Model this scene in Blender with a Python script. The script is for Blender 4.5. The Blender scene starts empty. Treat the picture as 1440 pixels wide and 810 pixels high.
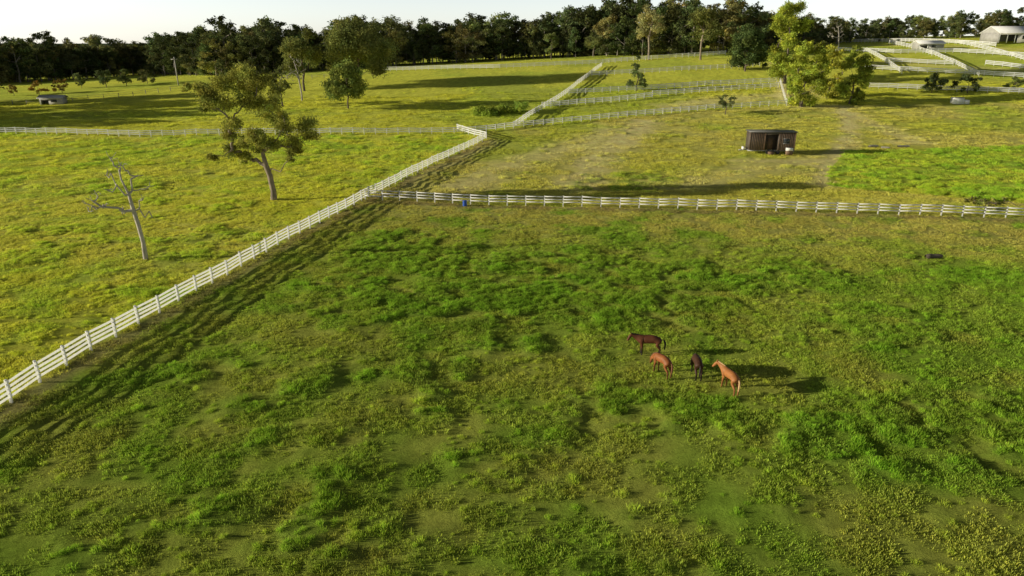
import bpy, math, random
import numpy as np
from mathutils import Vector
random.seed(3); rng=np.random.default_rng(7)
scene=bpy.context.scene
scene.view_settings.view_transform='Standard'; scene.view_settings.look='None'
scene.view_settings.exposure=0; scene.view_settings.gamma=1

# ---------------------------------------------------------------- camera
CAMH=20.0; PITCH=math.radians(19.8); F=960.0
cam=bpy.data.cameras.new("camera"); camo=bpy.data.objects.new("camera",cam)
scene.collection.objects.link(camo); scene.camera=camo
cam.lens=24; cam.sensor_width=36; cam.clip_end=20000; cam.clip_start=0.5
camo.location=(0,0,CAMH); camo.rotation_euler=(math.pi/2-PITCH,0,0)

# ---------------------------------------------------------------- noise
def hsh(i,j,s):
    v=np.sin(i*127.1+j*311.7+s*74.7)*43758.5453
    return v-np.floor(v)
def vn(x,y,s=0):
    x=np.asarray(x,float);y=np.asarray(y,float)
    i=np.floor(x);j=np.floor(y);a=x-i;b=y-j
    a=a*a*(3-2*a);b=b*b*(3-2*b)
    return (hsh(i,j,s)*(1-a)+hsh(i+1,j,s)*a)*(1-b)+(hsh(i,j+1,s)*(1-a)+hsh(i+1,j+1,s)*a)*b
def fbm(x,y,s=0,o=4):
    t=0;a=.5;n=0
    for k in range(o):
        t=t+a*vn(x*2**k+k*17.3,y*2**k-k*9.1,s+k);n+=a;a*=.5
    return t/n
def ss(a,b,x):
    t=np.clip((x-a)/(b-a),0,1);return t*t*(3-2*t)
def lerp(a,b,t): return a+(b-a)*t

# ---------------------------------------------------------------- terrain height
def hbase(x,y):
    x=np.asarray(x,float);y=np.asarray(y,float)
    hm=np.clip(13+0.045*x,4,23)
    h=hm*ss(110,290,y)
    h=h-(hm-6)*ss(420,1300,y)
    return h
def P(u,v):
    dx=(u-720)/F; dyv=(405-v)/F
    fy=math.cos(PITCH)+dyv*math.sin(PITCH); fz=-math.sin(PITCH)+dyv*math.cos(PITCH)
    ys=np.arange(15,700,.25)
    zs=CAMH+ys*fz/fy; xs=ys*dx/fy
    d=zs-hbase(xs,ys)
    k=np.where(d<=0)[0]
    i=k[0] if len(k) else int(np.argmin(d[:1400]))
    return (float(xs[i]),float(ys[i]))
def depth(y): return y*math.cos(PITCH)+8
fA=[P(*p) for p in [(-150,668),(0,577),(120,500),(270,415),(400,340),(512,281),(610,231),(684,196)]]
fB=[P(*p) for p in [(514,281),(655,287),(900,293),(1150,299),(1350,305),(1440,308),(1640,316)]]
fC=[P(*p) for p in [(-260,187),(0,189),(200,192),(350,190),(500,190),(640,188),(684,185),(720,180),(850,168),(930,161),(1010,154),(1106,149)]]
def interpY(pts,x): 
    p=sorted(pts); return np.interp(x,[a[0] for a in p],[a[1] for a in p])
def interpX(pts,y):
    p=sorted(pts,key=lambda a:a[1]); return np.interp(y,[a[1] for a in p],[a[0] for a in p])
def sdist(x,y,pts):
    d=np.full(np.shape(x),1e9)
    for (ax,ay),(bx,by) in zip(pts[:-1],pts[1:]):
        L=(bx-ax)**2+(by-ay)**2+1e-9
        t=np.clip(((x-ax)*(bx-ax)+(y-ay)*(by-ay))/L,0,1)
        d=np.minimum(d,np.hypot(x-ax-t*(bx-ax),y-ay-t*(by-ay)))
    return d
BL=[(545,335,4),(600,375,5),(700,380,5),(790,385,5),(880,400,6),(960,400,5),(830,430,4),(700,450,4),(600,420,4),(470,400,3.5),
    (1300,590,3.6),(1370,620,3),(1240,620,2.5),(1030,347,1.6),(1270,368,1.6),(740,460,3),(380,330,2),(280,520,2.0),(640,395,4),(1120,385,4),
    (480,700,1.6),(440,770,1.6),(900,250,5),(860,262,5),(1420,400,4)]
BLW=[(P(a,b),r) for a,b,r in BL]
LUSH_Q=[P(1165,238),P(1190,212),P(1440,205),P(1560,240),P(1560,283),P(1440,288),P(1165,262)]
def inpoly(x,y,poly):
    c=np.zeros(np.shape(x),bool);n=len(poly)
    for i in range(n):
        x1,y1=poly[i];x2,y2=poly[(i+1)%n]
        k=((y1>y)!=(y2>y))&(x<(x2-x1)*(y-y1)/(y2-y1+1e-12)+x1)
        c^=k
    return c
def zones(x,y):
    left=x<interpX(fA,y)
    yB=interpY(fB,x); yC=interpY(fC,x)
    hill=y>yC
    fore=(~left)&(y<yB)
    mid=(~left)&(~fore)&(~hill)
    return left&~hill,fore,mid,hill
HORSES=[P(911,499),P(929,527),P(978,529),P(1024,550)]
def lush(x,y):
    wx=x+3*(fbm(x/4,y/4,31,2)-.5);wy=y+3*(fbm(x/4,y/4,41,2)-.5)
    g=0
    for (a,b),r in BLW: g=g+np.exp(-(((wx-a)/(r*1.3))**2+((wy-b)/r)**2))
    g=np.minimum(g,1.2)
    le,fo,mi,hi=zones(x,y)
    n=fbm(x/6,y/5,5,3); m=fbm(x/1.5,y/1.5,8,3)
    base=ss(.48,.70,n)*.5+.16
    yB=interpY(fB,x)
    dry=ss(-22,-8,(y-yB)+.06*x-2)
    L=np.where(fo,(base+g*.8)*(1-.9*dry),0)
    L=np.where(le,.22+.45*ss(.5,.7,n),L)
    L=np.where(mi,g*.9+.35*ss(.55,.7,n),L)
    L=np.where(hi,.25*ss(.5,.7,n),L)
    L=np.where(inpoly(x+1.5*(m-.5),y+3*(m-.5),LUSH_Q),.85,L)
    # closely grazed strip beside the diagonal fence and around the horses
    L=L*np.where(fo,ss(3,10,x-interpX(fA,y))*.9+.1,1)
    for (a,b) in HORSES: L=L*(1-.85*np.exp(-(((x-a-4)/6)**2+((y-b)/1.6)**2)))
    return np.clip(L*ss(.38,.60,m)*1.35,0,1)
TR=[([(805,262),(850,215),(905,172)],6,.9),([(640,262),(740,225),(850,185)],6,.65),([(560,262),(640,225),(690,200)],2.5,.5),
    ([(1155,262),(1165,230),(1195,190),(1185,150)],3.0,.9),([(1185,150),(1110,148),(1100,118),(1090,88)],3.5,.85),([(1195,160),(1290,200),(1250,200)],4,.7),
    ([(1030,226),(1180,228)],3,.6),
    ([(940,150),(1050,138),(1140,132)],7,.7),
    ([(940,262),(1060,240),(1160,228)],8,.5),
    ([(1130,66),(1290,64),(1440,70)],3,.6),([(1230,88),(1440,100)],3,.5)]
TRW=[([P(*q) for q in p],w,s) for p,w,s in TR]
def col(*a): return np.array(a)[None,:]
GREEN=col(.35,.53,.060);OLIVE=col(.54,.60,.105);YEL=col(.80,.81,.11);DRY=col(.76,.68,.20);TAN=col(.91,.80,.34);DARK=col(.23,.42,.045);DIRT=col(.38,.31,.15);HILL=col(.62,.71,.10)
def tint(x,y):
    le,fo,mi,hi=zones(x,y)
    n1=fbm(x/14,y/14,1)[:,None];n2=fbm(x/3.2,y/3.2,2)[:,None];n3=fbm(x/30,y/22,3)[:,None]; n4=fbm(x/.8,y/.8,4,3)[:,None]
    L=lush(x,y)[:,None]
    yB=interpY(fB,x)
    dry=ss(-26,-6,(y-yB)+.06*x-2)[:,None]
    f=lerp(GREEN,OLIVE,ss(.34,.66,n1*.5+n2*.5)); f=lerp(f,DRY*.9,dry*ss(.25,.6,n2)*.8)
    f=lerp(f,OLIVE*.82,ss(.52,.74,n2)*.4)
    l=lerp(YEL,GREEN*1.4,ss(.45,.70,n1*.45+n2*.55)*.65); l=lerp(l,DRY*1.1,ss(.42,.62,n3)*.3)
    m=lerp(OLIVE*1.1,DRY,ss(.3,.5,n1)*.7); m=lerp(m,YEL*.9,ss(.45,.65,n3)*.45)
    h=lerp(HILL,OLIVE,ss(.4,.62,n1)*.6); h=lerp(h,YEL,ss(.42,.58,n3)*.8)
    c=np.where(fo[:,None],f,np.where(le[:,None],l,np.where(mi[:,None],m,h)))
    for pts,w,s in TRW:
        d=sdist(x,y,pts)+1.5*(n2[:,0]-.5)*w*.6
        c=lerp(c,TAN,(s*(1-ss(w*.1,w*1.1,d)))[:,None])
    q=inpoly(x,y,LUSH_Q)[:,None]
    c=np.where(q,lerp(GREEN*1.3,YEL*.85,ss(.3,.55,n2)*.8),c)
    c=lerp(c,np.where(le[:,None]|q,GREEN*1.15,DARK),L*.6)
    # worn earth along fences
    d=np.minimum(sdist(x,y,[(a+.6,b-.6) for a,b in fA]),sdist(x,y,[(a,b-1.0) for a,b in fB]))[:,None]
    c=lerp(c,DIRT,(1-ss(.3,1.4,d+1.2*(n4-.5)))*.7)
    c=np.minimum(c*(.78+.44*n4),.92)
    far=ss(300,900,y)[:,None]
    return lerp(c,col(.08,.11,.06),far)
def H(x,y):
    x=np.asarray(x,float);y=np.asarray(y,float)
    fade=1-ss(200,400,y)
    return hbase(x,y)+fade*(.15*(fbm(x/2.4,y/2.4,11,3)-.5)+.35*(fbm(x/13,y/13,12,2)-.5)+.11*(fbm(x/.9,y/.9,13,2)-.5)+.17*lush(x,y))
def Hs(x,y): return float(H(np.array([x]),np.array([y]))[0])

# ---------------------------------------------------------------- mesh helpers
def mkmesh(name,V,Fq,n=None,colr=None,dom='POINT'):
    V=np.asarray(V,np.float32);Fq=np.asarray(Fq,np.int32);n=Fq.shape[1]
    me=bpy.data.meshes.new(name)
    me.vertices.add(len(V));me.vertices.foreach_set('co',V.ravel())
    me.loops.add(Fq.size);me.loops.foreach_set('vertex_index',Fq.ravel())
    me.polygons.add(len(Fq));me.polygons.foreach_set('loop_start',np.arange(0,Fq.size,n,dtype=np.int32))
    me.update(calc_edges=True)
    if colr is not None:
        a=me.attributes.new('tint','FLOAT_COLOR','POINT')
        c=np.ones((len(V),4),np.float32);c[:,:3]=colr;a.data.foreach_set('color',c.ravel())
    return me
def obj(name,me,mat=None,parent=None,loc=None,rz=0):
    o=bpy.data.objects.new(name,me);scene.collection.objects.link(o)
    if mat is not None and me is not None:
        for m in (mat if isinstance(mat,(list,tuple)) else [mat]): me.materials.append(m)
    if parent: o.parent=parent
    if loc is not None: o.location=loc
    o.rotation_euler[2]=rz
    return o
def empty(name,loc,rz=0):
    o=bpy.data.objects.new(name,None);scene.collection.objects.link(o);o.location=loc;o.rotation_euler[2]=rz;return o
BOXF=np.array([[0,3,2,1],[4,5,6,7],[0,1,5,4],[1,2,6,5],[2,3,7,6],[3,0,4,7]])
def boxes(lst):
    V=[];Fc=[]
    for (x0,y0,z0,x1,y1,z1) in lst:
        k=len(V)
        V+=[(x0,y0,z0),(x1,y0,z0),(x1,y1,z0),(x0,y1,z0),(x0,y0,z1),(x1,y0,z1),(x1,y1,z1),(x0,y1,z1)]
        Fc+= (BOXF+k).tolist()
    return V,Fc

# ---------------------------------------------------------------- materials
def mat(name):
    m=bpy.data.materials.new(name);m.use_nodes=True;nt=m.node_tree;nt.nodes.clear()
    return m,nt,nt.nodes,nt.links
def simple(name,c,rough=.7,var=.2,scale=3,metal=0,bump=0.0,trans=0):
    m,nt,N,Lk=mat(name)
    out=N.new('ShaderNodeOutputMaterial');b=N.new('ShaderNodeBsdfPrincipled');Lk.new(b.outputs[0],out.inputs[0])
    b.inputs['Roughness'].default_value=rough;b.inputs['Metallic'].default_value=metal
    tc=N.new('ShaderNodeTexCoord');no=N.new('ShaderNodeTexNoise');no.inputs['Scale'].default_value=scale;no.inputs['Detail'].default_value=5
    Lk.new(tc.outputs['Object'],no.inputs['Vector'])
    mr=N.new('ShaderNodeMapRange');mr.inputs[3].default_value=1-var;mr.inputs[4].default_value=1+var;mr.inputs[1].default_value=.3;mr.inputs[2].default_value=.7
    Lk.new(no.outputs[0],mr.inputs[0])
    vm=N.new('ShaderNodeVectorMath');vm.operation='SCALE';vm.inputs[0].default_value=c;Lk.new(mr.outputs[0],vm.inputs['Scale'])
    Lk.new(vm.outputs[0],b.inputs['Base Color'])
    if bump:
        bp=N.new('ShaderNodeBump');bp.inputs['Strength'].default_value=bump;bp.inputs['Distance'].default_value=.05
        Lk.new(no.outputs[0],bp.inputs['Height']);Lk.new(bp.outputs[0],b.inputs['Normal'])
    if trans:
        t=N.new('ShaderNodeBsdfTranslucent');Lk.new(vm.outputs[0],t.inputs[0]);mx=N.new('ShaderNodeMixShader');mx.inputs[0].default_value=trans
        Lk.new(b.outputs[0],mx.inputs[1]);Lk.new(t.outputs[0],mx.inputs[2]);Lk.new(mx.outputs[0],out.inputs[0])
    return m
def leafmat(name,c=None,src='GEOMETRY',trans=.35,gain=1.0):
    m,nt,N,Lk=mat(name)
    out=N.new('ShaderNodeOutputMaterial');d=N.new('ShaderNodeBsdfDiffuse');t=N.new('ShaderNodeBsdfTranslucent');mx=N.new('ShaderNodeMixShader')
    mx.inputs[0].default_value=trans
    Lk.new(d.outputs[0],mx.inputs[1]);Lk.new(t.outputs[0],mx.inputs[2]);Lk.new(mx.outputs[0],out.inputs[0])
    at=N.new('ShaderNodeAttribute');at.attribute_name='tint';at.attribute_type='GEOMETRY'
    s=N.new('ShaderNodeVectorMath');s.operation='MULTIPLY'
    if src=='BOTH':
        a2=N.new('ShaderNodeAttribute');a2.attribute_name='itint';a2.attribute_type='INSTANCER';Lk.new(a2.outputs['Color'],s.inputs[0])
    else: s.inputs[0].default_value=c
    Lk.new(at.outputs['Color'],s.inputs[1])
    s2=N.new('ShaderNodeVectorMath');s2.operation='SCALE';s2.inputs['Scale'].default_value=gain;Lk.new(s.outputs[0],s2.inputs[0])
    mn=N.new('ShaderNodeVectorMath');mn.operation='MINIMUM';mn.inputs[1].default_value=(.92,.92,.92);Lk.new(s2.outputs[0],mn.inputs[0])
    Lk.new(mn.outputs[0],d.inputs[0]);Lk.new(mn.outputs[0],t.inputs[0])
    return m
M_BARK=simple('bark_eucalypt',(.24,.19,.14),.85,.35,1.2,bump=.5)
M_BARKD=simple('bark_dark',(.14,.11,.085),.9,.3,1.5,bump=.5)
M_DEAD=simple('dead_wood',(.42,.38,.33),.85,.3,1.5,bump=.4)
M_WHITE=simple('white_pvc_fence',(.86,.86,.84),.5,.04,1.5,trans=.38)
M_GI=leafmat('grass_blades',src='BOTH',trans=.4)
M_LI=leafmat('forest_leaves',src='BOTH',trans=.25)
# ground
m,nt,N,Lk=mat('pasture_ground')
out=N.new('ShaderNodeOutputMaterial');b=N.new('ShaderNodeBsdfDiffuse');Lk.new(b.outputs[0],out.inputs[0])
at=N.new('ShaderNodeAttribute');at.attribute_name='tint'
tc=N.new('ShaderNodeTexCoord')
no=N.new('ShaderNodeTexNoise');no.inputs['Scale'].default_value=1.8;no.inputs['Detail'].default_value=9;no.inputs['Roughness'].default_value=.8;Lk.new(tc.outputs['Object'],no.inputs['Vector'])
mr=N.new('ShaderNodeMapRange');mr.inputs[1].default_value=.3;mr.inputs[2].default_value=.7;mr.inputs[3].default_value=.72;mr.inputs[4].default_value=1.28;Lk.new(no.outputs[0],mr.inputs[0])
vm=N.new('ShaderNodeVectorMath');vm.operation='SCALE';Lk.new(at.outputs['Color'],vm.inputs[0]);Lk.new(mr.outputs[0],vm.inputs['Scale'])
mn=N.new('ShaderNodeVectorMath');mn.operation='MINIMUM';mn.inputs[1].default_value=(.92,.92,.92);Lk.new(vm.outputs[0],mn.inputs[0]);Lk.new(mn.outputs[0],b.inputs[0])
bp=N.new('ShaderNodeBump');bp.inputs['Strength'].default_value=1;bp.inputs['Distance'].default_value=.7;Lk.new(no.outputs[0],bp.inputs['Height']);Lk.new(bp.outputs[0],b.inputs['Normal'])
M_GROUND=m

# ---------------------------------------------------------------- ground sheet
def grow(a,step,g,lim):
    r=[];v=a
    while v<lim: step*=g;v+=step;r.append(v)
    return r
xs=np.arange(-100,100.1,.5);gx=grow(100,.5,1.07,5000)
xs=np.array([-v for v in gx[::-1]]+list(xs)+gx)
ys=np.array(list(np.arange(-120,18,6))+list(np.arange(18,100,.4))+list(np.arange(100,200,.8))+list(np.arange(200,330,1.6))+grow(330,1.6,1.07,9000))
X,Y=np.meshgrid(xs,ys);x=X.ravel();y=Y.ravel()
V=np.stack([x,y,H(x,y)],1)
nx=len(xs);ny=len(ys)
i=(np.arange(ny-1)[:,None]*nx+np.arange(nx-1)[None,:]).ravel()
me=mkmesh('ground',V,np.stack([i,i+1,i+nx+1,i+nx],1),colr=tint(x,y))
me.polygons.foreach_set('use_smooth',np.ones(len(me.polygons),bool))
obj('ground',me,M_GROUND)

# ---------------------------------------------------------------- instancer
def instancer(name,pts,rot,scl,idx,tn,coll):
    me=bpy.data.meshes.new(name);n=len(pts)
    me.vertices.add(n);me.vertices.foreach_set('co',np.asarray(pts,np.float32).ravel())
    a=me.attributes.new('rot','FLOAT_VECTOR','POINT');a.data.foreach_set('vector',np.asarray(rot,np.float32).ravel())
    a=me.attributes.new('scl','FLOAT_VECTOR','POINT');a.data.foreach_set('vector',np.asarray(scl,np.float32).ravel())
    a=me.attributes.new('idx','INT','POINT');a.data.foreach_set('value',np.asarray(idx,np.int32))
    a=me.attributes.new('itint','FLOAT_VECTOR','POINT');a.data.foreach_set('vector',np.asarray(tn,np.float32).ravel())
    o=obj(name,me)
    g=bpy.data.node_groups.new(name+'_gn','GeometryNodeTree')
    g.interface.new_socket('Geometry',in_out='INPUT',socket_type='NodeSocketGeometry')
    g.interface.new_socket('Geometry',in_out='OUTPUT',socket_type='NodeSocketGeometry')
    gi=g.nodes.new('NodeGroupInput');go=g.nodes.new('NodeGroupOutput');ip=g.nodes.new('GeometryNodeInstanceOnPoints')
    ci=g.nodes.new('GeometryNodeCollectionInfo');ci.inputs[0].default_value=coll;ci.inputs[1].default_value=True;ci.inputs[2].default_value=True
    def na(nm,t):
        q=g.nodes.new('GeometryNodeInputNamedAttribute');q.data_type=t;q.inputs[0].default_value=nm;return q.outputs[0]
    e=g.nodes.new('FunctionNodeEulerToRotation')
    L=g.links.new
    L(gi.outputs[0],ip.inputs['Points']);L(ci.outputs[0],ip.inputs['Instance']);ip.inputs['Pick Instance'].default_value=True
    L(na('idx','INT'),ip.inputs['Instance Index']);L(na('rot','FLOAT_VECTOR'),e.inputs[0]);L(e.outputs[0],ip.inputs['Rotation'])
    L(na('scl','FLOAT_VECTOR'),ip.inputs['Scale']);L(ip.outputs[0],go.inputs[0])
    md=o.modifiers.new('scatter','NODES');md.node_group=g
    return o
def newcoll(name,meshes,mats):
    c=bpy.data.collections.new(name)
    for k,me in enumerate(meshes):
        for mm in mats: me.materials.append(mm)
        c.objects.link(bpy.data.objects.new('%s_%02d'%(name,k),me))
    return c

# ---------------------------------------------------------------- grass
def blades(n,R,h0,h1,w,lean,seed,power=.5,cl=0):
    r=np.random.default_rng(seed)
    a=r.uniform(0,2*np.pi,n);rad=R*r.uniform(0,1,n)**power
    cx=rad*np.cos(a);cy=rad*np.sin(a);h=r.uniform(h0,h1,n)*(1-.5*(rad/R)**2)
    if cl: # gather into little tussocks
        kx=r.uniform(-R,R,cl)*.8;ky=r.uniform(-R,R,cl)*.8;w_=r.integers(0,cl,n);g=r.random(n)<.6
        cx=np.where(g,kx[w_]+r.normal(0,.09,n),cx);cy=np.where(g,ky[w_]+r.normal(0,.09,n),cy);h=np.where(g,h*1.5,h)
    b=r.uniform(0,2*np.pi,n);wx=np.cos(b)*w*.5;wy=np.sin(b)*w*.5
    la=r.uniform(0,2*np.pi,n);ll=lean*h*r.uniform(.2,1,n)
    tx=cx+ll*np.cos(la)+cx/R*h*lean;ty=cy+ll*np.sin(la)+cy/R*h*lean
    z0=np.full(n,-.03)
    V=np.stack([np.stack([cx-wx,cy-wy,z0],1),np.stack([cx+wx,cy+wy,z0],1),
                np.stack([(cx+tx)/2+wx*.9,(cy+ty)/2+wy*.9,h*.62],1),np.stack([tx,ty,h],1),
                np.stack([(cx+tx)/2-wx*.9,(cy+ty)/2-wy*.9,h*.62],1)],1).reshape(-1,3)
    k=np.arange(n)[:,None]*5
    T=np.concatenate([k+np.array([[0,1,2]]),k+np.array([[0,2,4]]),k+np.array([[4,2,3]])])
    br=r.uniform(.65,1.35,n);yl=r.uniform(0,1,n)**3
    c=np.stack([br*(1+.22*yl),br*(1+.05*yl),br*(1-.1*yl)],1)
    c=np.repeat(c,5,0)
    return mkmesh('g',V,T,colr=c)
patch=newcoll('grass_patch',[blades(300,.95,.05,.12,.026,.45,s,.5,16) for s in range(5)],[M_GI])
tuft=newcoll('grass_tuft',[blades(64,.26,.12,.26,.022,.7,20+s,.7) for s in range(3)]+[blades(105,.5,.12,.32,.026,.7,30+s,.7) for s in range(3)],[M_GI])
def scatter(n,y0,y1,mx=10,k=.84):
    y=np.sqrt(rng.uniform(0,1,n)*(y1**2-y0**2)+y0**2);w=k*y+mx
    return rng.uniform(-1,1,n)*w,y
def put(name,x,y,coll,ncoll,s,sz,bright,bias=None,off=0):
    n=len(x);z=H(x,y)
    rot=np.stack([np.zeros(n),np.zeros(n),rng.uniform(0,6.28,n)],1)
    scl=np.stack([s,s,sz],1)
    t=tint(x,y)*bright[:,None]
    if bias is not None:t=t*bias
    instancer(name,np.stack([x,y,z],1),rot,scl,rng.integers(0,ncoll,n)+off,t,coll)
x,y=scatter(6800,20,97,8,.8);n=len(x)
put('short_grass',x,y,patch,5,rng.uniform(.8,1.15,n),rng.uniform(.7,1.2,n),rng.uniform(.9,1.15,n))
x,y=scatter(3800,94,200,8,.8)
k=np.ones(len(x),bool)
for pts,w_,s_ in TRW: k&=~((sdist(x,y,pts)<w_*.7)&(rng.random(len(x))<.7))
x=x[k];y=y[k];n=len(x)
put('short_grass_midfield',x,y,patch,5,rng.uniform(1.8,2.6,n),rng.uniform(1,1.8,n),rng.uniform(.85,1.2,n))
x,y=scatter(95000,20,100,8,.8);L=lush(x,y);k=rng.uniform(0,1,len(x))<(L*.5+.03);x=x[k];y=y[k];L=L[k];n=len(x)
s=rng.uniform(.32,.85,n)*(.8+.4*L)
put('pasture_tufts',x,y,tuft,6,s,s*rng.uniform(.8,1.3,n),rng.uniform(.85,1.3,n),np.array([[1.03,1.12,.85]]))
x,y=scatter(34000,98,210,8,.8);L=lush(x,y);k=rng.uniform(0,1,len(x))<(L*.45+.02);x=x[k];y=y[k];n=len(x)
s=rng.uniform(1.0,2.0,n)
put('pasture_tufts_midfield',x,y,tuft,6,s,s*rng.uniform(.6,1.,n),rng.uniform(.9,1.3,n),np.array([[1.05,1.1,.9]]))

# ---------------------------------------------------------------- fences
def fence(name,pts,hgt=1.35,sp=2.4,nr=3,rw=.13,M=M_WHITE,th=.028):
    d=[0]
    for a,b in zip(pts[:-1],pts[1:]): d.append(d[-1]+math.hypot(b[0]-a[0],b[1]-a[1]))
    n=max(1,round(d[-1]/sp));t=np.linspace(0,d[-1],n+1)
    px=np.interp(t,d,[p[0] for p in pts]);py=np.interp(t,d,[p[1] for p in pts])
    pz=H(px,py);V=[];Fc=[]
    jit=np.random.default_rng(len(pts)*7+n)
    for i in range(n+1):
        j=min(i,n-1);a=math.atan2(py[j+1]-py[j],px[j+1]-px[j]);c,s=math.cos(a),math.sin(a)
        w=.065;k=len(V);hh=hgt+.06+jit.uniform(-.03,.03);lx,ly=jit.uniform(-.03,.03,2)
        for z in (-.3,hh):
            for ex,ey in ((-w,-w),(w,-w),(w,w),(-w,w)):
                q=(lx,ly) if z>0 else (0,0)
                V.append((px[i]+ex*c-ey*s+q[0],py[i]+ex*s+ey*c+q[1],pz[i]+z))
        Fc+=(BOXF+k).tolist()
        if i<n:
            nx_,ny_=-s*.098,c*.098
            for r in range(nr):
                zt=hgt-r*(hgt-.25)/nr; k=len(V); j1,j2=jit.uniform(-.02,.02,2)
                if th==0:
                    for (q,zz,jj) in ((i,-rw,j1),(i+1,-rw,j2),(i+1,0,j2),(i,0,j1)): V.append((px[q]-nx_,py[q]-ny_,pz[q]+zt+zz+jj))
                    Fc.append([k,k+1,k+2,k+3]);continue
                for zz in (-rw,0):
                    for (q,dq,jj) in ((i,-th,j1),(i+1,-th,j2),(i+1,th,j2),(i,th,j1)):
                        V.append((px[q]-s*dq-nx_,py[q]+c*dq-ny_,pz[q]+zt+zz+jj))
                Fc+=(BOXF+k).tolist()
    return obj(name,mkmesh(name,V,Fc),M)
FN='white_rail_fence'
fence(FN,fA,1.45,2.4,4,.17,th=0);fence(FN,fB);fence(FN,fC,th=0,rw=.18)
for px in [[(643,184),(684,196)],
 [(722,180),(745,165),(790,137),(822,112),(846,94)],
 [(540,100),(620,98),(700,97),(846,90),(930,83),(1020,77)],
 [(800,133),(900,128),(1000,121),(1092,117)],
 [(762,152),(830,146),(917,138)],[(917,136),(1000,130),(1094,124)],
 [(832,107),(950,101),(1068,93)],
 [(1086,86),(1096,115),(1106,149)],
 [(1120,62),(1200,60),(1290,60)],[(1175,72),(1260,76),(1340,74)],
 [(1216,98),(1330,104),(1440,110),(1600,118)],[(1222,124),(1330,128),(1460,134),(1600,140)],
 [(1218,73),(1268,104)],[(1308,76),(1376,108)],[(1345,62),(1440,86),(1520,104)],[(1290,60),(1345,62),(1400,66)],
 [(1340,74),(1400,78),(1480,84)],[(1245,88),(1340,92)],[(1250,62),(1310,78)],[(1385,92),(1440,98),(1500,104)]]:
    fence(FN,[P(*p) for p in px],nr=3,th=0,rw=.24,hgt=1.5)
M_WIRE=simple('grey_post',(.25,.23,.2),.8)
fence('wire_fence',[P(*p) for p in [(-100,150),(60,146),(180,136),(240,128)]],1.2,4,2,.05,M_WIRE)
fence('wire_fence',[P(*p) for p in [(240,128),(420,112),(540,106)]],1.2,4,2,.05,M_WIRE)

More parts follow.
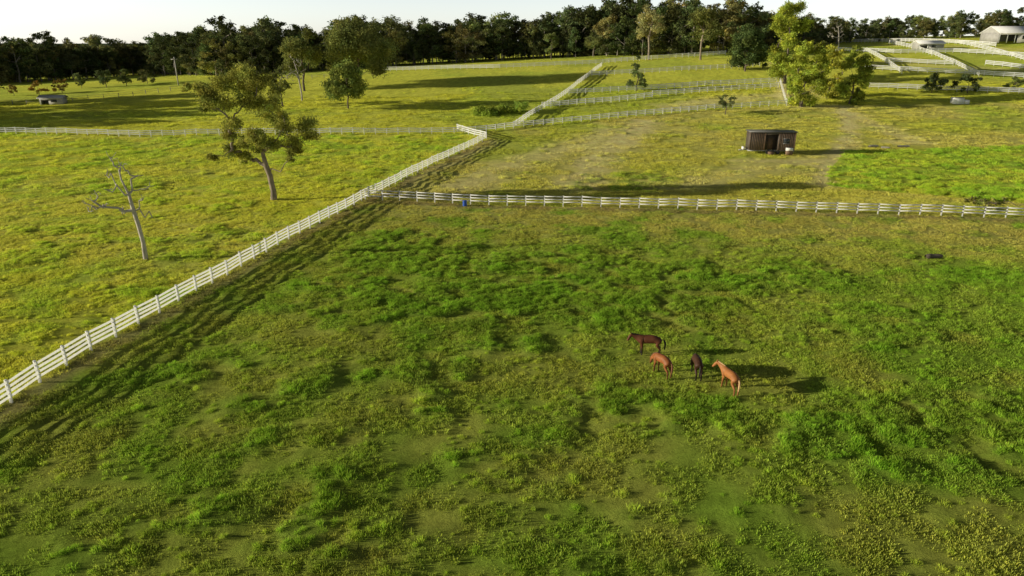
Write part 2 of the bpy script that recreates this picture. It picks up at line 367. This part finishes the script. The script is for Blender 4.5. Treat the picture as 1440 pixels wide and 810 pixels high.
# ---------------------------------------------------------------- trees
def tree_mesh(name,trunk,clumps,br,leaves_per,leaf,seed,mats,cvar=.3,flat=.75,tipr=.03,sub=7,bow=.12,pw=.55):
    r=np.random.default_rng(seed)
    nodes=[np.array(t,float) for t in trunk];par=[-1]+list(range(len(trunk)-1));w=[0]*len(nodes)
    first=max(1,len(trunk)//2)
    order=sorted(range(len(clumps)),key=lambda k:np.linalg.norm(np.array(clumps[k][:3])-nodes[-1]))
    def addpath(src,dst,segs):
        a=nodes[src];Ld=np.linalg.norm(dst-a);prev=src
        for q in range(1,segs+1):
            t=q/segs;p=a+(dst-a)*t
            if q<segs: p=p+r.normal(0,1,3)*Ld*.05+np.array([0,0,-1])*Ld*bow*math.sin(t*math.pi)*(-1 if r.random()<.3 else .4)
            nodes.append(p);par.append(prev);w.append(0);prev=len(nodes)-1
        return prev
    tips=[]
    for k in order:
        c=np.array(clumps[k][:3]);best=None
        for i_ in range(first,len(nodes)):
            q=nodes[i_];d=np.linalg.norm(c-q);dz=c[2]-q[2]
            cost=d+(max(0,.35*d-dz))*1.8
            if best is None or cost<best[0]:best=(cost,i_)
        e=addpath(best[1],c,4);tips.append(e)
        for _ in range(3):
            d=r.normal(0,1,3);d[2]=abs(d[2]);d/=np.linalg.norm(d)
            f=addpath(e,c+d*clumps[k][3]*.8,2);tips.append(f)
    for t in tips:
        i_=t
        while i_!=-1:w[i_]+=1;i_=par[i_]
    W=max(w);rad=[max(tipr,br*(max(q,.3)/W)**pw) for q in w]
    rad[0]*=1.35
    V=[];Fc=[];S=6
    for i_ in range(1,len(nodes)):
        a=nodes[par[i_]];b=nodes[i_];ax=b-a;l=np.linalg.norm(ax)
        if l<1e-4: continue
        ax/=l;u=np.cross(ax,[.3,.9,.1]);u/=np.linalg.norm(u);v=np.cross(ax,u)
        ra=min(rad[par[i_]],rad[i_]*1.6);k=len(V)
        for (c,rr) in ((a-ax*ra*.3,ra),(b+ax*rad[i_]*.3,rad[i_])):
            for s_ in range(S):
                t=s_/S*2*math.pi;V.append(c+rr*(math.cos(t)*u+math.sin(t)*v))
        for s_ in range(S):
            Fc.append((k+s_,k+(s_+1)%S,k+S+(s_+1)%S,k+S+s_))
    V=np.array(V);Fc=np.array(Fc);nb=len(Fc);C=np.ones((len(V),3))
    if leaves_per>0:
        LV=[];LC=[]
        for (cx,cy,cz,cr) in clumps:
            ns=max(3,int(sub*max(.6,cr)))
            d=r.normal(0,1,(ns,3));d/=np.linalg.norm(d,axis=1)[:,None]
            sc=np.array([cx,cy,cz])+d*np.array([cr,cr,cr*flat])*r.uniform(.35,1,(ns,1))
            nl=int(leaves_per*cr**2);w_=r.integers(0,ns,nl)
            p=sc[w_]+r.normal(0,1,(nl,3))*cr*np.array([.27,.27,.2])
            t1=r.normal(0,1,(nl,3));t1/=np.linalg.norm(t1,axis=1)[:,None]
            t2=np.cross(t1,r.normal(0,1,(nl,3)));t2/=np.linalg.norm(t2,axis=1)[:,None]
            s_=leaf*r.uniform(.6,1.4,(nl,1))
            LV.append(np.stack([p-t1*s_,p-t2*s_*.45,p+t1*s_,p+t2*s_*.45],1).reshape(-1,3))
            cb=(1+cvar*r.uniform(-1,1))*(1+cvar*r.uniform(-1,1,ns))[w_]*r.uniform(.75,1.25,nl)
            hue=r.uniform(-.12,.12,ns)[w_]
            LC.append(np.repeat(np.stack([cb*(1+hue),cb,cb*(1-hue)],1),4,0))
        LV=np.concatenate(LV);LC=np.concatenate(LC);k=len(V)
        LF=np.arange(len(LV)).reshape(-1,4)+k
        V=np.concatenate([V,LV]);Fc=np.concatenate([Fc,LF]);C=np.concatenate([C,LC])
    me=mkmesh(name,V,Fc,colr=C)
    mi=np.zeros(len(Fc),np.int32);mi[nb:]=1
    for mm in mats: me.materials.append(mm)
    me.polygons.foreach_set('material_index',mi)
    return me
def crown(r,Ht,W,z0,n,cr,shape='dome'):
    out=[]
    for k in range(n):
        for _ in range(50):
            zz=r.uniform(0,1);a=r.uniform(0,6.28)
            if shape=='dome': R=math.sqrt(max(0,1-((zz-.35)/.7)**2))
            elif shape=='oval': R=math.sqrt(max(0,1-((zz-.45)/.58)**2))
            elif shape=='cone': R=(1-zz)*.95+.1
            rr=R*math.sqrt(r.uniform(.15,1))
            q=(math.cos(a)*rr*W/2,math.sin(a)*rr*W/2,z0+zz*(Ht-z0-cr*.4))
            if all((q[0]-o[0])**2+(q[1]-o[1])**2+(q[2]-o[2])**2>(cr*.75)**2 for o in out): break
        out.append(q+(cr*r.uniform(.7,1.15),))
    return out
# main eucalyptus
ex,ey=P(385,281);D=depth(ey);s=D/F
CL=[(330,128,1.4),(356,116,1.5),(382,122,1.4),(312,132,1.1),(342,148,1.5),(372,148,1.5),(400,150,1.2),(322,152,1.0),
    (352,172,1.3),(388,176,1.4),(366,192,1.2),(345,190,1.0),(410,184,1.1),(430,182,1.4),(438,194,1.1),(414,206,1.2),(396,205,1.1),
    (335,214,1.2),(352,222,1.0),(322,218,.8),(372,212,.9),(425,212,.9),(398,138,1.0),(300,128,.7),(345,230,.6),(380,160,1.3),(420,222,.6),
    (360,135,1.4),(346,205,1.0),(385,192,1.1),(405,168,1.0),(328,140,1.2),(368,112,1.1)]
r0=np.random.default_rng(5)
cl=[((u-385)*s,r0.uniform(-3,3),(281-v)*s,c*1.04) for u,v,c in CL]
trunk=[(0,0,-.2),(.1,0,1.1),(-.1,.1,2.3),(-.15,.1,3.2),(-.5,0,4.6),(-.8,.1,6.5)]
M_EUC=leafmat('eucalypt_leaves',(.36,.37,.08),trans=.38)
me=tree_mesh('eucalyptus_tree',trunk,cl,.38,850,.14,11,[M_BARK,M_EUC],tipr=.03,sub=11,pw=.62,cvar=.35)
obj('eucalyptus_tree',me,None,loc=(ex,ey,Hs(ex,ey)))
# dead trees
def dead(u,v,vt,name,seed,spread=3.2):
    x_,y_=P(u,v);s=depth(y_)/F;Ht=(v-vt)*s
    q=Ht/9.3
    tr=[(0,0,-.2),(.05,0,1.6*q),(-.12,.05,3.2*q),(-.3,0,4.6*q),(-.5,.1,6*q),(-.9,0,7.4*q)]
    cl=[(-1.6*q,.3,9.2*q,.9*q),(-.2*q,-.5,8.6*q,.8*q),(.4*q,.6,7.6*q,.8*q),(-3.6*q,.5,6.0*q,.8*q),(-4*q,-.5,4.6*q,.7*q),(-2.8*q,0,4.9*q,.7*q),(.9*q,-.4,5.6*q,.6*q),(-2.6*q,1,7.6*q,.7*q),(-4.4*q,0,5.2*q,.5*q),(1.2*q,.2,3.9*q,.4*q),
        (-1.9*q,-.8,6.6*q,.7*q),(-1.2*q,.9,8.2*q,.7*q),(1.1*q,.9,6.6*q,.6*q),(-3.2*q,-.9,5.6*q,.7*q),(-1.8*q,.9,4.2*q,.5*q)]
    me=tree_mesh(name,tr,cl,.18*q,0,.1,seed,[M_DEAD],tipr=.026,bow=.3,pw=.5)
    obj(name,me,None,loc=(x_,y_,Hs(x_,y_)))
dead(205,364,224,'dead_tree',4)
dead(425,142,84,'dead_tree',9)
dead(1178,72,36,'dead_tree',12)
# individual trees
def tree(name,u,v,vt,wpx,c,seed,shape='dome',z0=.28,n=16,bark=M_BARKD,dens=150,leaf=.3,trans=.3,flat=.8,cvar=.3,crf=.19):
    x_,y_=P(u,v);s=depth(y_)/F;Ht=(v-vt)*s;W=wpx*s
    r=np.random.default_rng(seed);cr=max(.25,min(W,Ht)*crf)
    cl=crown(r,Ht,W-cr*.8,Ht*z0+cr*.5,n,cr,shape)
    tr=[(0,0,-.3),(r.uniform(-.02,.02)*Ht,0,Ht*z0*.5),(r.uniform(-.03,.03)*Ht,0,Ht*z0),(r.uniform(-.03,.03)*Ht,0,Ht*(z0+.2)),(0,0,Ht*(z0+.4))]
    M=leafmat(name+'_leaves',c,trans=trans)
    me=tree_mesh(name,tr,cl,Ht*.018,dens,leaf,seed,[bark,M],cvar=cvar,flat=flat,tipr=.03)
    obj(name,me,None,loc=(x_,y_,Hs(x_,y_)))
OG=(.22,.24,.07);YG=(.36,.41,.055)
tree('round_tree',490,154,96,60,(.24,.29,.07),21,n=16,dens=190)
tree('eucalyptus_tree',505,122,38,92,OG,22,n=22,z0=.2)
tree('eucalyptus_tree',428,128,48,56,OG,23,n=14,z0=.3)
tree('eucalyptus_tree',398,150,92,38,OG,24,n=9,z0=.25,dens=120)
tree('eucalyptus_tree',912,84,12,42,(.40,.37,.15),25,n=13,z0=.4,bark=M_BARK,dens=110)
tree('eucalyptus_tree',985,84,18,48,OG,26,n=14,z0=.35,bark=M_BARK)
tree('conifer_tree',895,128,80,26,(.18,.23,.08),27,'cone',.12,14,dens=260,leaf=.22)
tree('dense_tree',1048,100,44,48,(.10,.14,.045),28,'oval',.12,20,dens=200)
tree('poplar_tree',1102,118,16,62,YG,29,'oval',.06,38,dens=220,leaf=.24,cvar=.4,crf=.15)
tree('poplar_tree',1127,151,66,56,YG,30,'oval',.0,36,dens=260,leaf=.22,cvar=.4,crf=.15)
tree('poplar_tree',1163,138,70,40,(.42,.42,.06),31,'oval',.0,28,dens=260,leaf=.22,cvar=.4,crf=.16)
tree('poplar_tree',1196,146,74,46,(.28,.34,.05),32,'oval',.0,32,dens=260,leaf=.22,cvar=.4,crf=.16)
tree('sapling_tree',1020,161,134,26,(.18,.21,.08),33,n=9,z0=.3,dens=300,leaf=.18)
tree('round_shrub',1310,130,105,34,(.10,.13,.05),34,'dome',.1,12,dens=300,leaf=.22)
tree('round_shrub',1360,131,106,38,(.10,.13,.05),35,'dome',.1,12,dens=300,leaf=.22)
k=36
for (u,v,vt,w,c) in [(20,135,120,16,(.34,.26,.07)),(55,133,115,22,(.42,.28,.07)),(88,131,113,24,(.36,.26,.07)),(115,124,105,22,(.15,.18,.07)),(150,123,96,28,(.14,.18,.07)),(178,121,100,20,(.15,.18,.06)),(208,118,98,24,(.18,.19,.07)),(318,122,98,26,(.15,.18,.06)),(165,96,62,44,(.18,.21,.07)),(835,80,50,26,(.22,.25,.08)),(775,84,48,24,(.2,.24,.08)),(1425,128,110,22,(.18,.22,.06)),
   (1072,96,72,24,(.1,.13,.04)),(1235,60,44,24,(.13,.15,.05)),(1275,58,42,26,(.15,.17,.05))]:
    tree('shrub_tree',u,v,vt,w,c,k,'dome',.12,10,dens=260,leaf=.22);k+=1
def bush(name,u,v,w,h,c,seed):
    x_,y_=P(u,v);s=depth(y_)/F;r=np.random.default_rng(seed)
    cl=[(r.uniform(-.5,.5)*w*s,r.uniform(-3,3),r.uniform(.1,.5)*h*s,h*s*r.uniform(.35,.5)) for _ in range(18)]
    me=tree_mesh(name,[(0,0,-.2),(0,0,.2),(0,0,.4)],cl,.06,260,.2,seed,[M_BARKD,leafmat(name+'_l',c)],flat=.6)
    obj(name,me,None,loc=(x_,y_,Hs(x_,y_)))
bush('bramble_bush',700,160,68,18,(.34,.44,.07),60)
bush('bramble_bush',1400,290,70,8,(.34,.36,.08),61)
# distant tree line
fm=[]
for q in range(9):
    r=np.random.default_rng(100+q);Ht=18;W=r.uniform(9,13.5);z0=r.uniform(.06,.30)
    cl=crown(r,Ht,W,Ht*z0,int(r.integers(15,22)),2.1,'dome' if q%2 else 'oval')
    fm.append(tree_mesh('f',[(0,0,-1),(.2,0,Ht*z0*.6),(0,.2,Ht*z0),(.1,0,Ht*(z0+.25)),(0,0,Ht*(z0+.45))],cl,.26,58,.40,100+q,[],cvar=.4,sub=4))
M_BARKL=simple('bark_pale',(.26,.23,.19),.85,.35,1.2)
forest=newcoll('forest_tree',fm,[M_BARKL,M_LI])
TLp=[(-330,122,19),(-120,120,20),(0,118,19),(100,112,17.5),(160,108,14),(190,103,12),(240,106,19),(320,108,19),(450,100,18),(560,93,17.5),(650,88,17),(720,84,18),(800,80,18.5),(900,78,21),(1000,76,22),(1070,73,19),(1110,68,14),(1200,60,10.5),(1300,55,9.5),(1440,52,10.5),(1600,50,10)]
W3=[P(a,b_)+(h_,) for a,b_,h_ in TLp]
pts=[];sc=[]
d=[0]
for a,b_ in zip(W3[:-1],W3[1:]): d.append(d[-1]+math.hypot(b_[0]-a[0],b_[1]-a[1]))
for row,off in enumerate((0,6,12,19,27,40)):
    t=0
    while t<d[-1]:
        x_=np.interp(t,d,[q[0] for q in W3])+rng.normal(0,1.8);y_=np.interp(t,d,[q[1] for q in W3])+off+rng.normal(0,2.5);hh=np.interp(t,d,[q[2] for q in W3])
        small=hh<11
        hh*=rng.uniform(.7,1.13)*(1 if row else .85)
        if row in(1,3): hh*=.7
        if not (small and row<2 and rng.random()<.5):
            if row==0 and rng.random()<.3: hh*=.5
            pts.append((x_,y_,Hs(x_,y_)-.2));sc.append(hh/18)
        t+=rng.uniform(4.5,8) if not small else rng.uniform(4.5,9)
for (x_,y_,hh) in [(-150,158,17),(-158,166,19),(-150,176,18),(-163,185,18),(-172,172,20),(-155,192,17),(-180,196,19),(-168,160,17),(-142,190,15),(-160,203,18),(-176,150,17)]:
    pts.append((x_,y_,Hs(x_,y_)-.2));sc.append(hh/18)
n=len(pts);sc=np.array(sc)
base=np.where((rng.uniform(0,1,n)<.25)[:,None],np.array([[.25,.25,.085]]),np.array([[.13,.16,.055]]))*rng.uniform(.6,1.3,(n,1))*rng.uniform(.9,1.1,(n,3))
instancer('distant_tree_line',pts,np.stack([np.zeros(n),np.zeros(n),rng.uniform(0,6.28,n)],1),np.stack([sc*rng.uniform(.9,1.4,n),sc*rng.uniform(.9,1.4,n),sc],1),rng.integers(0,9,n),base,forest)

# ---------------------------------------------------------------- horses
def horsemat(name,c,leg):
    m,nt,N,Lk=mat(name)
    out=N.new('ShaderNodeOutputMaterial');b=N.new('ShaderNodeBsdfPrincipled');Lk.new(b.outputs[0],out.inputs[0]);b.inputs['Roughness'].default_value=.55;b.inputs['Specular IOR Level'].default_value=.25
    tc=N.new('ShaderNodeTexCoord');sp=N.new('ShaderNodeSeparateXYZ');Lk.new(tc.outputs['Object'],sp.inputs[0])
    mr=N.new('ShaderNodeMapRange');mr.inputs[1].default_value=.35;mr.inputs[2].default_value=.75;Lk.new(sp.outputs[2],mr.inputs[0])
    no=N.new('ShaderNodeTexNoise');no.inputs['Scale'].default_value=3;Lk.new(tc.outputs['Object'],no.inputs['Vector'])
    mx=N.new('ShaderNodeMix');mx.data_type='RGBA';mx.inputs[6].default_value=(*leg,1);mx.inputs[7].default_value=(*c,1);Lk.new(mr.outputs[0],mx.inputs[0])
    m2=N.new('ShaderNodeMix');m2.data_type='RGBA';m2.blend_type='MULTIPLY';m2.inputs[0].default_value=.5;Lk.new(mx.outputs[2],m2.inputs[6]);Lk.new(no.outputs[0],m2.inputs[7])
    Lk.new(m2.outputs[2],b.inputs['Base Color']);return m
def skinobj(name,V,E,R,m,parent,root=0,lv=2):
    me=bpy.data.meshes.new(name);me.from_pydata(V,E,[]);me.materials.append(m)
    o=bpy.data.objects.new(name,me);scene.collection.objects.link(o);o.parent=parent
    md=o.modifiers.new('skin','SKIN');md.use_smooth_shade=True
    for k,sv in enumerate(me.skin_vertices[0].data):
        r=R[k];sv.radius=(r,r) if not isinstance(r,tuple) else r
        sv.use_root=(k==root)
    s=o.modifiers.new('sub','SUBSURF');s.levels=lv;s.render_levels=lv
    return o
def horse(u,v,heading,c,leg,mane,neck_el=48,turn=0,scale=.95,seed=0,step=.08):
    x_,y_=P(u,v);rt=empty('horse',(x_,y_,Hs(x_,y_)+.02),math.radians(heading));rt.scale=(scale,)*3
    m=horsemat('coat%d'%seed,c,leg);mm=simple('mane%d'%seed,mane,.7,.2,8)
    ne=math.radians(neck_el);tn=math.radians(turn)
    b0=np.array([.62,0,1.22])
    dirn=np.array([math.cos(ne)*math.cos(tn),math.cos(ne)*math.sin(tn),math.sin(ne)])
    n1=b0+dirn*.27+np.array([-.02,0,.03]);n2=b0+dirn*.52;n3=b0+dirn*.74
    he=ne-math.radians(88 if neck_el>0 else 35);hd=np.array([math.cos(he)*math.cos(tn*1.3),math.cos(he)*math.sin(tn*1.3),math.sin(he)])
    h1=n3+hd*.16;h2=n3+hd*.36;h3=n3+hd*.53
    V=[(0,0,1.2),(-.35,0,1.25),(-.72,0,1.26),(-.93,0,1.18),(.35,0,1.2),(.58,0,1.18)];R=[(.30,.34),(.30,.32),(.29,.29),(.17,.19),(.27,.35),(.20,.27)]
    E=[(0,1),(1,2),(2,3),(0,4),(4,5)]
    for p,r in ((n1,(.14,.22)),(n2,(.10,.16)),(n3,(.09,.125)),(h1,(.105,.13)),(h2,(.08,.09)),(h3,(.065,.065))):
        V.append(tuple(p));R.append(r);E.append((len(V)-2,len(V)-1))
    rr=np.random.default_rng(seed)
    for sgn in (-1,1):
        o=rr.uniform(-step,step)
        k=len(V);V+=[(.5,.15*sgn,.98),(.47,.17*sgn,.78),(.5+o*.6,.17*sgn,.46),(.49+o,.17*sgn,.15),(.53+o,.17*sgn,.03)];R+=[(.14,.16),.095,.062,.048,.062]
        E+=[(5,k),(k,k+1),(k+1,k+2),(k+2,k+3),(k+3,k+4)]
        o=rr.uniform(-step,step)
        k=len(V);V+=[(-.68,.15*sgn,1.05),(-.56,.18*sgn,.86),(-.86+o*.6,.17*sgn,.54),(-.84+o,.17*sgn,.16),(-.79+o,.17*sgn,.03)];R+=[(.17,.2),.13,.07,.052,.062]
        E+=[(2,k),(k,k+1),(k+1,k+2),(k+2,k+3),(k+3,k+4)]
    skinobj('body',V,E,R,m,rt)
    skinobj('tail',[(-1.0,0,1.28),(-1.12,0,1.1),(-1.16,.02,.8),(-1.12,.04,.45)],[(0,1),(1,2),(2,3)],[.045,.07,.08,.03],mm,rt,lv=1)
    up=np.cross(dirn,np.array([-math.sin(tn),math.cos(tn),0]))
    if neck_el<=-30: up=np.array([.75,0,.65])
    if up[2]<0: up=-up
    skinobj('mane',[tuple(b0+np.array([-.12,0,.26])),tuple(n1+up*.19),tuple(n2+up*.15),tuple(n3+up*.10),tuple(n3+hd*.12+up*.1)],[(0,1),(1,2),(2,3),(3,4)],[(.03,.06),(.045,.07),(.045,.07),(.045,.06),(.03,.04)],mm,rt,lv=1)
    side=np.array([-math.sin(tn),math.cos(tn),0])
    for sgn in (-1,1):
        e0=n3+side*.06*sgn+up*.06;e1=e0+(dirn*.13+up*.07)
        skinobj('ear',[tuple(e0),tuple((e0+e1)/2),tuple(e1)],[(0,1),(1,2)],[.03,.035,.01],m,rt,lv=1)
horse(911,499,172,(.16,.055,.026),(.03,.02,.014),(.02,.014,.01),26,8,seed=1)
horse(929,527,118,(.36,.125,.04),(.14,.05,.02),(.14,.05,.02),-38,-10,seed=2,scale=.90)
horse(978,529,88,(.085,.038,.02),(.02,.015,.012),(.02,.013,.01),-42,5,seed=3,scale=.90)
horse(1024,551,106,(.46,.18,.055),(.34,.14,.05),(.55,.34,.16),34,30,seed=4,scale=.90)

# ---------------------------------------------------------------- cabin on wheels
cx_,cy_=P(1081,216);s=depth(cy_)/F
root=empty('cabin_trailer',(cx_,cy_,Hs(cx_,cy_)),math.radians(-4))
M_CL=simple('dark_cladding',(.075,.058,.045),.7,.3,2,bump=.2);M_CL2=simple('brown_timber',(.17,.105,.06),.7,.3,3,bump=.2);M_RF=simple('grey_roof_metal',(.16,.16,.155),.45,.1,2,.3)
M_BLK=simple('black_rubber',(.02,.02,.02),.8);M_GL=simple('dark_glass',(.03,.035,.04),.08,.05);M_WT=simple('white_paint',(.8,.8,.78),.5,.05);M_STL=simple('grey_steel',(.3,.3,.3),.5,.1,4,.5)
Wd=8.2;Dp=2.7;hz=.75;ht=4.0
def part(nm,lst,m,par): 
    V,Fc=boxes(lst);return obj(nm,mkmesh(nm,V,Fc),m,par)
hw=Wd/2;hd_=Dp/2
part('walls',[(-hw,-hd_,hz,-1.3,hd_,ht),(1.1,-hd_,hz,hw,hd_,ht),(-1.3,-hd_+1.1,hz,1.1,hd_,ht),(-1.3,-hd_,ht-.45,1.1,-hd_+1.1,ht-.002)],M_CL,root)
bt=[]
for q in np.arange(-hw+.15,hw,.3):
    if q<-1.45 or q>1.25: bt.append((q,-hd_-.03,hz+.02,q+.06,-hd_,ht-.05))
part('wall_battens',bt,M_CL2,root)
part('roof',[(-hw-.2,-hd_-.25,ht,hw+.2,hd_+.25,ht+.14)],M_RF,root)
part('corner_trims',[(-hw-.03,-hd_-.05,hz,-hw+.1,-hd_-.032,ht),(hw-.1,-hd_-.05,hz,hw+.03,-hd_-.032,ht),(-1.4,-hd_-.06,hz,-1.3,-hd_-.032,ht-.05),(1.1,-hd_-.06,hz,1.2,-hd_-.032,ht-.05)],M_CL2,root)
part('door',[(-.5,-hd_+1.06,hz+.02,.4,-hd_+1.098,hz+2.05)],M_CL2,root)
part('window',[(2.0,-hd_-.045,2.0,3.0,-hd_-.031,2.8)],M_GL,root)
part('window_frame',[(1.92,-hd_-.07,2.8,3.08,-hd_-.033,2.86),(1.92,-hd_-.07,1.94,3.08,-hd_-.033,2.0)],M_STL,root)
part('chassis',[(-hw-.1,-hd_+.2,.52,hw+.1,-hd_+.35,.74),(-hw-.1,hd_-.35,.52,hw+.1,hd_-.2,.74),(-hw-1.5,-.08,.52,-hw-.1,.08,.68),(-.1-hw,-hd_+.352,.56,-hw+.1,hd_-.352,.70)],M_STL,root)
part('steps',[(-.6,-hd_-.6,.05,.5,-hd_-.3,.25),(-.6,-hd_-.3,.05,.5,-hd_-.01,.5)],M_CL2,root)
part('gas_bottles',[(-hw-.9,-.45,.69,-hw-.55,-.12,1.2),(-hw-.9,.12,.69,-hw-.55,.45,1.2)],M_WT,root)
part('water_tank',[(hw-1.6,-hd_-.7,.75,hw-.4,-hd_-.15,1.25)],M_WT,root)
part('water_tank_stand',[(hw-1.6,-hd_-.65,0,hw-.4,-hd_-.2,.748)],M_CL2,root)
for q in (-.9,.0,.9):
  for sy in (-hd_+.1,hd_-.1):
    bpy.ops.mesh.primitive_cylinder_add(vertices=24,radius=.38,depth=.24,location=(q+.3,sy,.38),rotation=(math.pi/2,0,0))
    o=bpy.context.object;o.name='wheel';o.data.materials.append(M_BLK);o.parent=root
# ---------------------------------------------------------------- far barn, shelters
def gable(name,u,v,L,W,he,hr,rz,mw,mr_,openfront=True):
    x_,y_=P(u,v);rt=empty(name,(x_,y_,Hs(x_,y_)-.1),rz)
    a=L/2;b_=W/2
    V=[(-a-.4,-b_-.5,he-.15),(a+.4,-b_-.5,he-.15),(a+.4,0,hr),(-a-.4,0,hr),(a+.4,b_+.5,he-.15),(-a-.4,b_+.5,he-.15)]
    me=mkmesh('roof',V,[(0,1,2,3),(3,2,4,5)]);o=obj('roof',me,mr_,rt);sd=o.modifiers.new('t','SOLIDIFY');sd.thickness=.12
    part('walls',[(-a,b_-.1,0,a,b_,he),(-a,-b_,0,-a+.1,b_-.1,he),(a-.1,-b_,0,a,b_-.1,he),(-a+.1,-b_,he-.7,a-.1,-b_+.1,he-.02),(-a*.2,-b_+.002,0,a-.1,-b_+.1,he-.7)],mw,rt)
    V=[(-a+.05,-b_,he),(-a+.05,b_,he),(-a+.05,0,hr-.12),(a-.05,-b_,he),(a-.05,b_,he),(a-.05,0,hr-.12)]
    obj('gable_ends',mkmesh('gable_ends',V,[(0,1,2),(3,5,4)]),mw,rt)
    part('posts',[(q,-b_-.02,0,q+.2,-b_+.2,he-.02) for q in np.arange(-a+.2,-a*.2,3)],M_WT,rt)
    part('windows',[(q,-b_-.03,he*.35,q+1.6,-b_-.002,he*.7) for q in np.arange(0,a-2,3.2)],M_GL,rt)
M_WR=simple('white_roof_sheet',(.8,.8,.8),.4,.05,1);M_GW=simple('grey_wall',(.35,.34,.32),.7,.15,1)
gable('farm_barn',1422,60,18,9,3.4,5.6,math.radians(6),M_GW,M_WR)
gable('field_shelter',1304,70,9,4,2.3,3.2,math.radians(2),M_GW,M_WR)
gable('garden_shed',76,146,6,3,2.0,2.6,math.radians(8),M_GW,simple('shed_roof',(.45,.45,.44),.5))
x_,y_=P(1349,146);rt=empty('water_tank',(x_,y_,Hs(x_,y_)));
part('tank_body',[(-1.8,-1,0,.4,1,1.5),(.4,-.9,0,1.9,.9,1.0)],M_WT,rt);part('tank_lid',[(-1.9,-1.1,1.5,.5,1.1,1.6)],M_STL,rt)
x_,y_=P(251,120);rt=empty('utility_pole',(x_,y_,Hs(x_,y_)));hp=9
M_PL=simple('pole_wood',(.4,.38,.36),.8);part('pole',[(-.14,-.14,-.2,.14,.14,hp)],M_PL,rt);part('crossarm',[(-1.1,-.24,hp-.8,1.1,-.145,hp-.62)],M_PL,rt);part('insulators',[(q-.05,-.24,hp-.618,q+.05,-.15,hp-.4) for q in (-1,-.4,.4,1)],M_GL,rt)
x_,y_=P(654,288);bpy.ops.mesh.primitive_cylinder_add(vertices=24,radius=.27,depth=.75,location=(x_,y_-.5,Hs(x_,y_)+.36));o=bpy.context.object;o.name='blue_barrel'
o.data.materials.append(simple('blue_plastic',(.02,.09,.45),.4,.05));bv=o.modifiers.new('b','BEVEL');bv.width=.05;bv.segments=2
def log(u,v,L,r_,rz,name='fallen_log',m=M_BARKD,seed=1):
    x_,y_=P(u,v);rg=np.random.default_rng(seed);V=[];Fc=[];n=7;S=8
    for i_ in range(n+1):
        t=i_/n;rr=r_*(1-.3*t)*rg.uniform(.85,1.1)*(.6 if i_ in(0,n) else 1);cx=(t-.5)*L;cy=rg.normal(0,.05)*L*.4
        for s_ in range(S):
            a=s_/S*6.283;V.append((cx,cy+rr*math.cos(a),r_*.8+rr*math.sin(a)))
    for i_ in range(n):
        for s_ in range(S):Fc.append((i_*S+s_,i_*S+(s_+1)%S,(i_+1)*S+(s_+1)%S,(i_+1)*S+s_))
    me=mkmesh(name,V,Fc);obj(name,me,m,None,(x_,y_,Hs(x_,y_)),rz)
log(1312,366,1.8,.28,.1,seed=2)
log(1228,207,2.2,.28,.2,m=M_DEAD);log(1245,209,1.6,.22,-.3,m=M_DEAD,seed=4);log(1270,207,2.4,.25,.1,m=M_DEAD,seed=5)

# ---------------------------------------------------------------- light
EL=12.0;AZ=6.0
sun=bpy.data.lights.new('sun','SUN');sun.energy=5;sun.angle=math.radians(.5);sun.color=(1,.91,.70)
so=bpy.data.objects.new('sun',sun);scene.collection.objects.link(so)
e=math.radians(EL);a=math.radians(AZ)
so.rotation_euler=Vector((math.cos(e)*math.cos(a),math.cos(e)*math.sin(a),-math.sin(e))).to_track_quat('-Z','Y').to_euler()
w=bpy.data.worlds.new('World');scene.world=w;w.use_nodes=True;nt=w.node_tree
bg=nt.nodes['Background'];sk=nt.nodes.new('ShaderNodeTexSky');sk.sky_type='NISHITA';sk.sun_disc=False
sk.sun_elevation=e;sk.sun_rotation=math.radians(270-AZ);sk.air_density=.9;sk.dust_density=.3;sk.ozone_density=2.5
hs=nt.nodes.new('ShaderNodeHueSaturation');hs.inputs['Saturation'].default_value=.35;hs.inputs['Value'].default_value=1.0
# pale haze band near the horizon, deeper sky above
tc=nt.nodes.new('ShaderNodeTexCoord');sp=nt.nodes.new('ShaderNodeSeparateXYZ');nt.links.new(tc.outputs['Generated'],sp.inputs[0])
mr=nt.nodes.new('ShaderNodeMapRange');mr.interpolation_type='SMOOTHSTEP';mr.inputs[1].default_value=.04;mr.inputs[2].default_value=.25;mr.inputs[3].default_value=1.55;mr.inputs[4].default_value=.24;nt.links.new(sp.outputs[2],mr.inputs[0])
vs=nt.nodes.new('ShaderNodeVectorMath');vs.operation='SCALE';nt.links.new(hs.outputs[0],vs.inputs[0]);nt.links.new(mr.outputs[0],vs.inputs['Scale'])
nt.links.new(sk.outputs[0],hs.inputs['Color']);nt.links.new(vs.outputs[0],bg.inputs[0]);bg.inputs[1].default_value=.15
